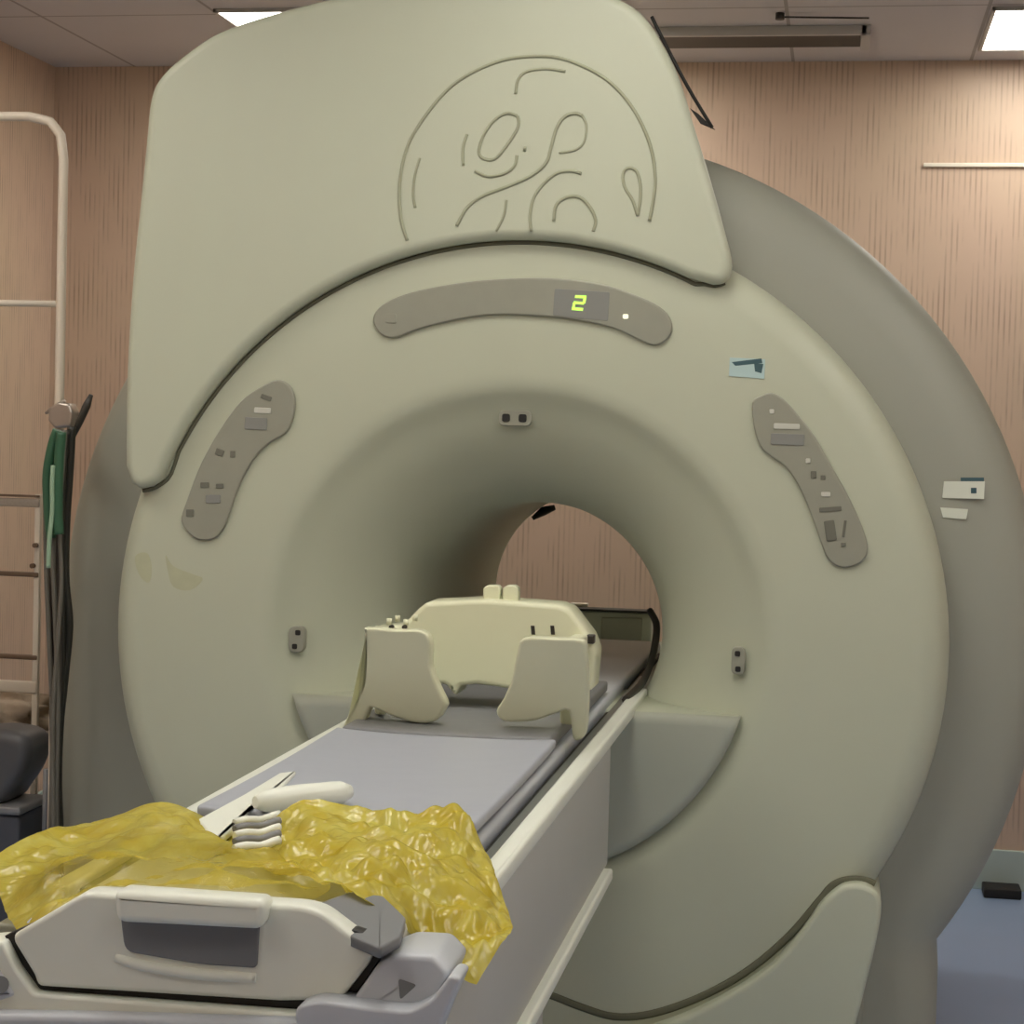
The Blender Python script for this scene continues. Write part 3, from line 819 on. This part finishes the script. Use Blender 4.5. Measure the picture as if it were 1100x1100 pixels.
right = [
    [(290, 905, -1.62), (296, 880, -1.56), (333, 858, -1.54), (400, 872, -1.50), (450, 880, -1.49), (492, 878, -1.48), (512, 900, -1.52), (528, 925, -1.60)],
    [(282, 932, -1.72), (305, 906, -1.66), (350, 888, -1.62), (405, 892, -1.60), (450, 898, -1.60), (490, 900, -1.60), (522, 925, -1.64), (538, 955, -1.70)],
    [(300, 938, -1.84), (325, 922, -1.80), (370, 915, -1.76), (420, 920, -1.74), (460, 928, -1.74), (498, 935, -1.74), (530, 960, -1.76), (548, 985, -1.80)],
    [(330, 942, -1.90), (360, 938, -1.88), (400, 942, -1.86), (440, 952, -1.84), (470, 965, -1.84), (500, 975, -1.85), (530, 990, -1.86), (551, 998, -1.88)],
    [(365, 952, -1.96), (390, 955, -1.94), (415, 965, -1.93), (445, 985, -1.92), (465, 1000, -1.92), (490, 1012, -1.93), (520, 1020, -1.94), (540, 1018, -1.95)],
    [(395, 968, -2.01), (415, 978, -2.0), (435, 995, -1.99), (455, 1012, -1.99), (468, 1028, -1.99), (485, 1042, -2.0), (500, 1056, -2.0), (512, 1058, -2.0)]]
V1, F1, S1 = patch(left, 90, 60, .019, 3.1, lambda u, v: .08+.62*min(1, max(0, (v-.2)*2.4))*min(1, max(.15, (u-.08)*6)))
V2, F2, S2 = patch(right, 90, 70, .034, 9.7, lambda u, v: .04+.5*max(0, 1-abs(u-.35)*4)*max(0, (v-.55)*2.2))
b = len(V1)
bag = link('plastic_bag', V1+V2, F1+[tuple(i+b for i in f) for f in F2], M['bag'])
att = bag.data.attributes.new('sheer', 'FLOAT', 'POINT')
for i, s in enumerate(S1+S2): att.data[i].value = min(.7, s)
tag(bag, 'crumpled translucent yellow plastic bag spread over the foot end of the table', 'plastic bag')

# ------------------------------------------------------------ rack, cables and trolley at the left wall
YR = .12
rk = empty('tubular_rack', (-1.3, YR, 0), 'tall white tubular metal rack with rounded top left of the scanner', 'rack')
tp = P(0, 124, y=YR); cr = P(69, 125, y=YR); xr = cr.x; ztop = cr.z
zc_ = ztop; pts = [Vector((-1.95, YR, 0)), Vector((-1.95, YR, ztop-.09)), Vector((-1.93, YR, ztop-.03)), Vector((-1.88, YR, ztop)), Vector((xr-.09, YR, ztop)), Vector((xr-.035, YR, ztop-.012)), Vector((xr-.008, YR, ztop-.045)), Vector((xr, YR, ztop-.10)), Vector((xr, YR, 1.2)), Vector((xr, YR, 0))]
V_ = []
for i in range(len(pts)-1):
    n_ = 12 if (pts[i+1]-pts[i]).length > .3 else 2
    V_ += [pts[i].lerp(pts[i+1], k/n_) for k in range(n_)]
V_.append(pts[-1])
put('frame', tube(V_, .0115, 14), M['rack'], rk)
zr = P(30, 326, y=YR).z
put('cross_rail', tube([(-1.95, YR, zr), (xr, YR, zr)], .008, 10), M['rack'], rk)
put('cross_rail', tube([(-1.95, YR, .25), (xr, YR, .25)], .008, 10), M['rack'], rk)

# clamp on the upright from which the cables hang
yk = YR-.03
ck = empty('cable_clamp', P(62, 440, y=yk), 'small metal clamp with dark pointed rod on the white rack upright', 'clamp')
put('clamp_body', slab(roundpoly(pxY([(56, 438), (66, 432), (78, 434), (82, 444), (80, 458), (62, 460), (55, 452)], yk), .004, 2), frame('Y', yk-.02), .04, .006, 3), M['metal'], ck)
put('hook', tube([P(49, 444, y=yk), P(56, 440, y=yk), P(70, 430, y=yk)], [.003, .007, .004], 8), M['metal'], ck)
put('rod', tube([P(78, 470, y=yk-.02), P(86, 452, y=yk-.02), P(93, 436, y=yk-.02), P(98, 424, y=yk-.02)], [.006, .009, .010, .005], 10), M['dark'], ck)

cabs = [  # material, list of px points, radius, word
    ('cabk', [(77, 458), (75, 500), (71, 560), (70, 620), (74, 670), (70, 720), (64, 780), (62, 840), (64, 900), (63, 990)], .0105, 'thick black'),
    ('cabk', [(72, 462), (68, 520), (66, 600), (67, 660), (66, 740), (60, 820), (59, 900), (58, 990)], .008, 'black'),
    ('cagn', [(62, 462), (56, 480), (51, 510), (52, 545), (55, 578)], .012, 'dark green'),
    ('cagn', [(66, 464), (63, 500), (62, 545), (63, 574)], .012, 'dark green'),
    ('cach', [(56, 570), (56, 640), (56, 720), (57, 800), (57, 900), (58, 990)], .008, 'charcoal'),
    ('cach', [(63, 570), (62, 640), (62, 720), (60, 800), (60, 900), (60, 990)], .009, 'charcoal'),
    ('capg', [(57, 500), (56, 520), (56, 550), (53, 580), (52, 610)], .0055, 'pale green'),
    ('cagr', [(60, 462), (50, 500), (49, 560), (50, 620), (53, 690), (56, 760), (56, 830), (54, 900)], .006, 'thin grey'),
    ('cagr', [(68, 462), (60, 540), (57, 600), (60, 680), (62, 760), (60, 860), (62, 960)], .006, 'thin grey'),
    ('cagr', [(70, 462), (64, 560), (66, 620), (62, 690), (57, 760), (57, 860), (60, 960)], .005, 'thin grey')]
cabs.sort(key=lambda c: {'cagn': 1, 'capg': 2}.get(c[0], 0))
for k, (mt, pts, r, w) in enumerate(cabs):
    yy = yk-.035-.011*k
    c = crom([P(a, b, y=yy) for a, b in pts], 6, closed=False)
    tag(put('cable', tube(c, r, 10), M[mt]), {'thick black': 'thickest black cable at the right side of the hanging bundle', 'black': 'black cable hanging just left of the thickest one', 'dark green': 'short dark green cable sleeve hanging right below the clamp',
        'charcoal': 'charcoal cable leaving the lower end of the green sleeves', 'pale green': 'short pale green cable end in the bundle', 'thin grey': 'thin grey cable in the bundle on the white rack'}[w], 'cable', w+' cables of the hanging bundle')

# utility trolley with shelves
YT = .50
xt = P(43, 600, y=YT).x
tr = empty('utility_trolley', (-1.5, YT+.06, 0), 'metal shelf trolley with brown rails left of the cable bundle', 'trolley')
ztt = P(43, 535, y=YT).z
for x in (xt-.006, -1.85):
    for y in (YT, YT+.12):
        put('upright', box(x-.008, x+.008, y-.008, y+.008, .08, ztt+.01, .003), M['rack'], tr)
for (py, h, mt, nm) in ((540, .022, 'perf', 'top_shelf'), (617, .012, 'brown', 'shelf'), (706, .012, 'brown', 'shelf'), (738, .030, 'rack', 'shelf')):
    z = P(22, py, y=YT-.012).z
    put(nm, box(-1.86, xt, YT-.012, YT+.006, z-h/2, z+h/2, .003), M[mt], tr)
zt1, zt2 = P(22, 532, y=YT).z, P(22, 548, y=YT).z
put('shelf_edge', box(-1.86, xt, YT-.016, YT-.002, zt1-.004, zt1+.002, .001), M['brown'], tr)
for px, py in ((37, 586), (34, 608)):
    q = P(px, py, y=YT-.02); put('knob', tube([q, q+Vector((0, .02, 0))], .0065, 10), M['brown'], tr)
zb_ = P(22, 790, y=YT).z
put('bottom_shelf', box(-1.86, xt, YT-.01, YT+.13, zb_-.03, zb_, .005), M['rack'], tr)
for x in (xt-.006, -1.85):
    for y in (YT, YT+.12):
        put('caster', tube([(x-.012, y, .04), (x+.012, y, .04)], .04, 16), M['black'], tr)

# crumpled cloth on the trolley's lowest shelf
def lump(c, sx, sy, sz, seed, amp, nu=36, nv=20, sq=1.0):
    V, F = [], []
    for j in range(nv+1):
        th = PI*j/nv
        for i in range(nu):
            ph = 2*PI*i/nu
            d = Vector((math.sin(th)*math.cos(ph), math.sin(th)*math.sin(ph), math.cos(th)))
            d = Vector([math.copysign(abs(t)**sq, t) for t in d])
            p = Vector((d.x*sx, d.y*sy, d.z*sz))
            p *= 1+amp*noise.noise(d*2.5+Vector((seed, 0, 0)))
            V.append(c+p)
    for j in range(nv):
        for i in range(nu):
            F.append((j*nu+i, j*nu+(i+1) % nu, (j+1)*nu+(i+1) % nu, (j+1)*nu+i))
    return V, F, []
c0 = P(8, 768, y=YT+.10)
tag(put('cloth_bundle', lump(Vector((c0.x-.03, YT+.06, zb_+.052)), .16, .09, .055, 2.2, .5, sq=.8), M['cloth']), 'crumpled beige cloth bundle on the bottom shelf of the trolley', 'cloth')
# dark cushion on a grey stool in front of the trolley
YS = .17
cs = empty('stool', (P(-20, 870, y=YS).x, YS, 0), 'grey stool with charcoal rounded seat at the left picture edge', 'stool')
c1 = P(-20, 832, y=YS)
seatp = [Vector((p.x, p.y)) for p in crom([Vector((a, b, 0)) for a, b in [(-110, 800), (-60, 788), (-10, 784), (22, 790), (31, 806), (26, 828), (12, 850), (-6, 866), (-70, 868), (-120, 850)]], 4)]
put('seat', slab([Vector(q) for q in pxY([(p.x, p.y) for p in seatp], YS)], frame('Y', YS), .15, .03, 6, both=True), M['cush'], cs)
zt_ = P(20, 866, y=YS).z
tw = P(52, 866, y=YS+.15).x
put('tray', box(tw-.40, tw, YS-.02, YS+.16, zt_-.02, zt_, .006), M['tray'], cs)
put('base_cabinet', box(tw-.39, tw-.004, YS-.01, YS+.15, .04, zt_-.022, .01), M['trayd'], cs)
q0, q1 = P(50, 826, y=YS-.03), P(51, 890, y=YS-.03)
put('post', tube([(q0.x, YS-.03, q0.z), (q0.x, YS-.03, q1.z-.05)], .0085, 10), M['tray'], cs)
for x in (tw-.36, tw-.03):
    for y in (YS+.02, YS+.12):
        put('foot', tube([(x, y, 0), (x, y, .045)], .015, 12), M['black'], cs)

# ------------------------------------------------------------ world and view
w = bpy.data.worlds.new('world'); bpy.context.scene.world = w; w.use_nodes = True
w.node_tree.nodes['Background'].inputs[0].default_value = (.5, .5, .5, 1)
w.node_tree.nodes['Background'].inputs[1].default_value = .02
vs = bpy.context.scene.view_settings
vs.view_transform = 'Standard'; vs.look = 'None'; vs.gamma = 1; vs.use_curve_mapping = False
vs.exposure = .14
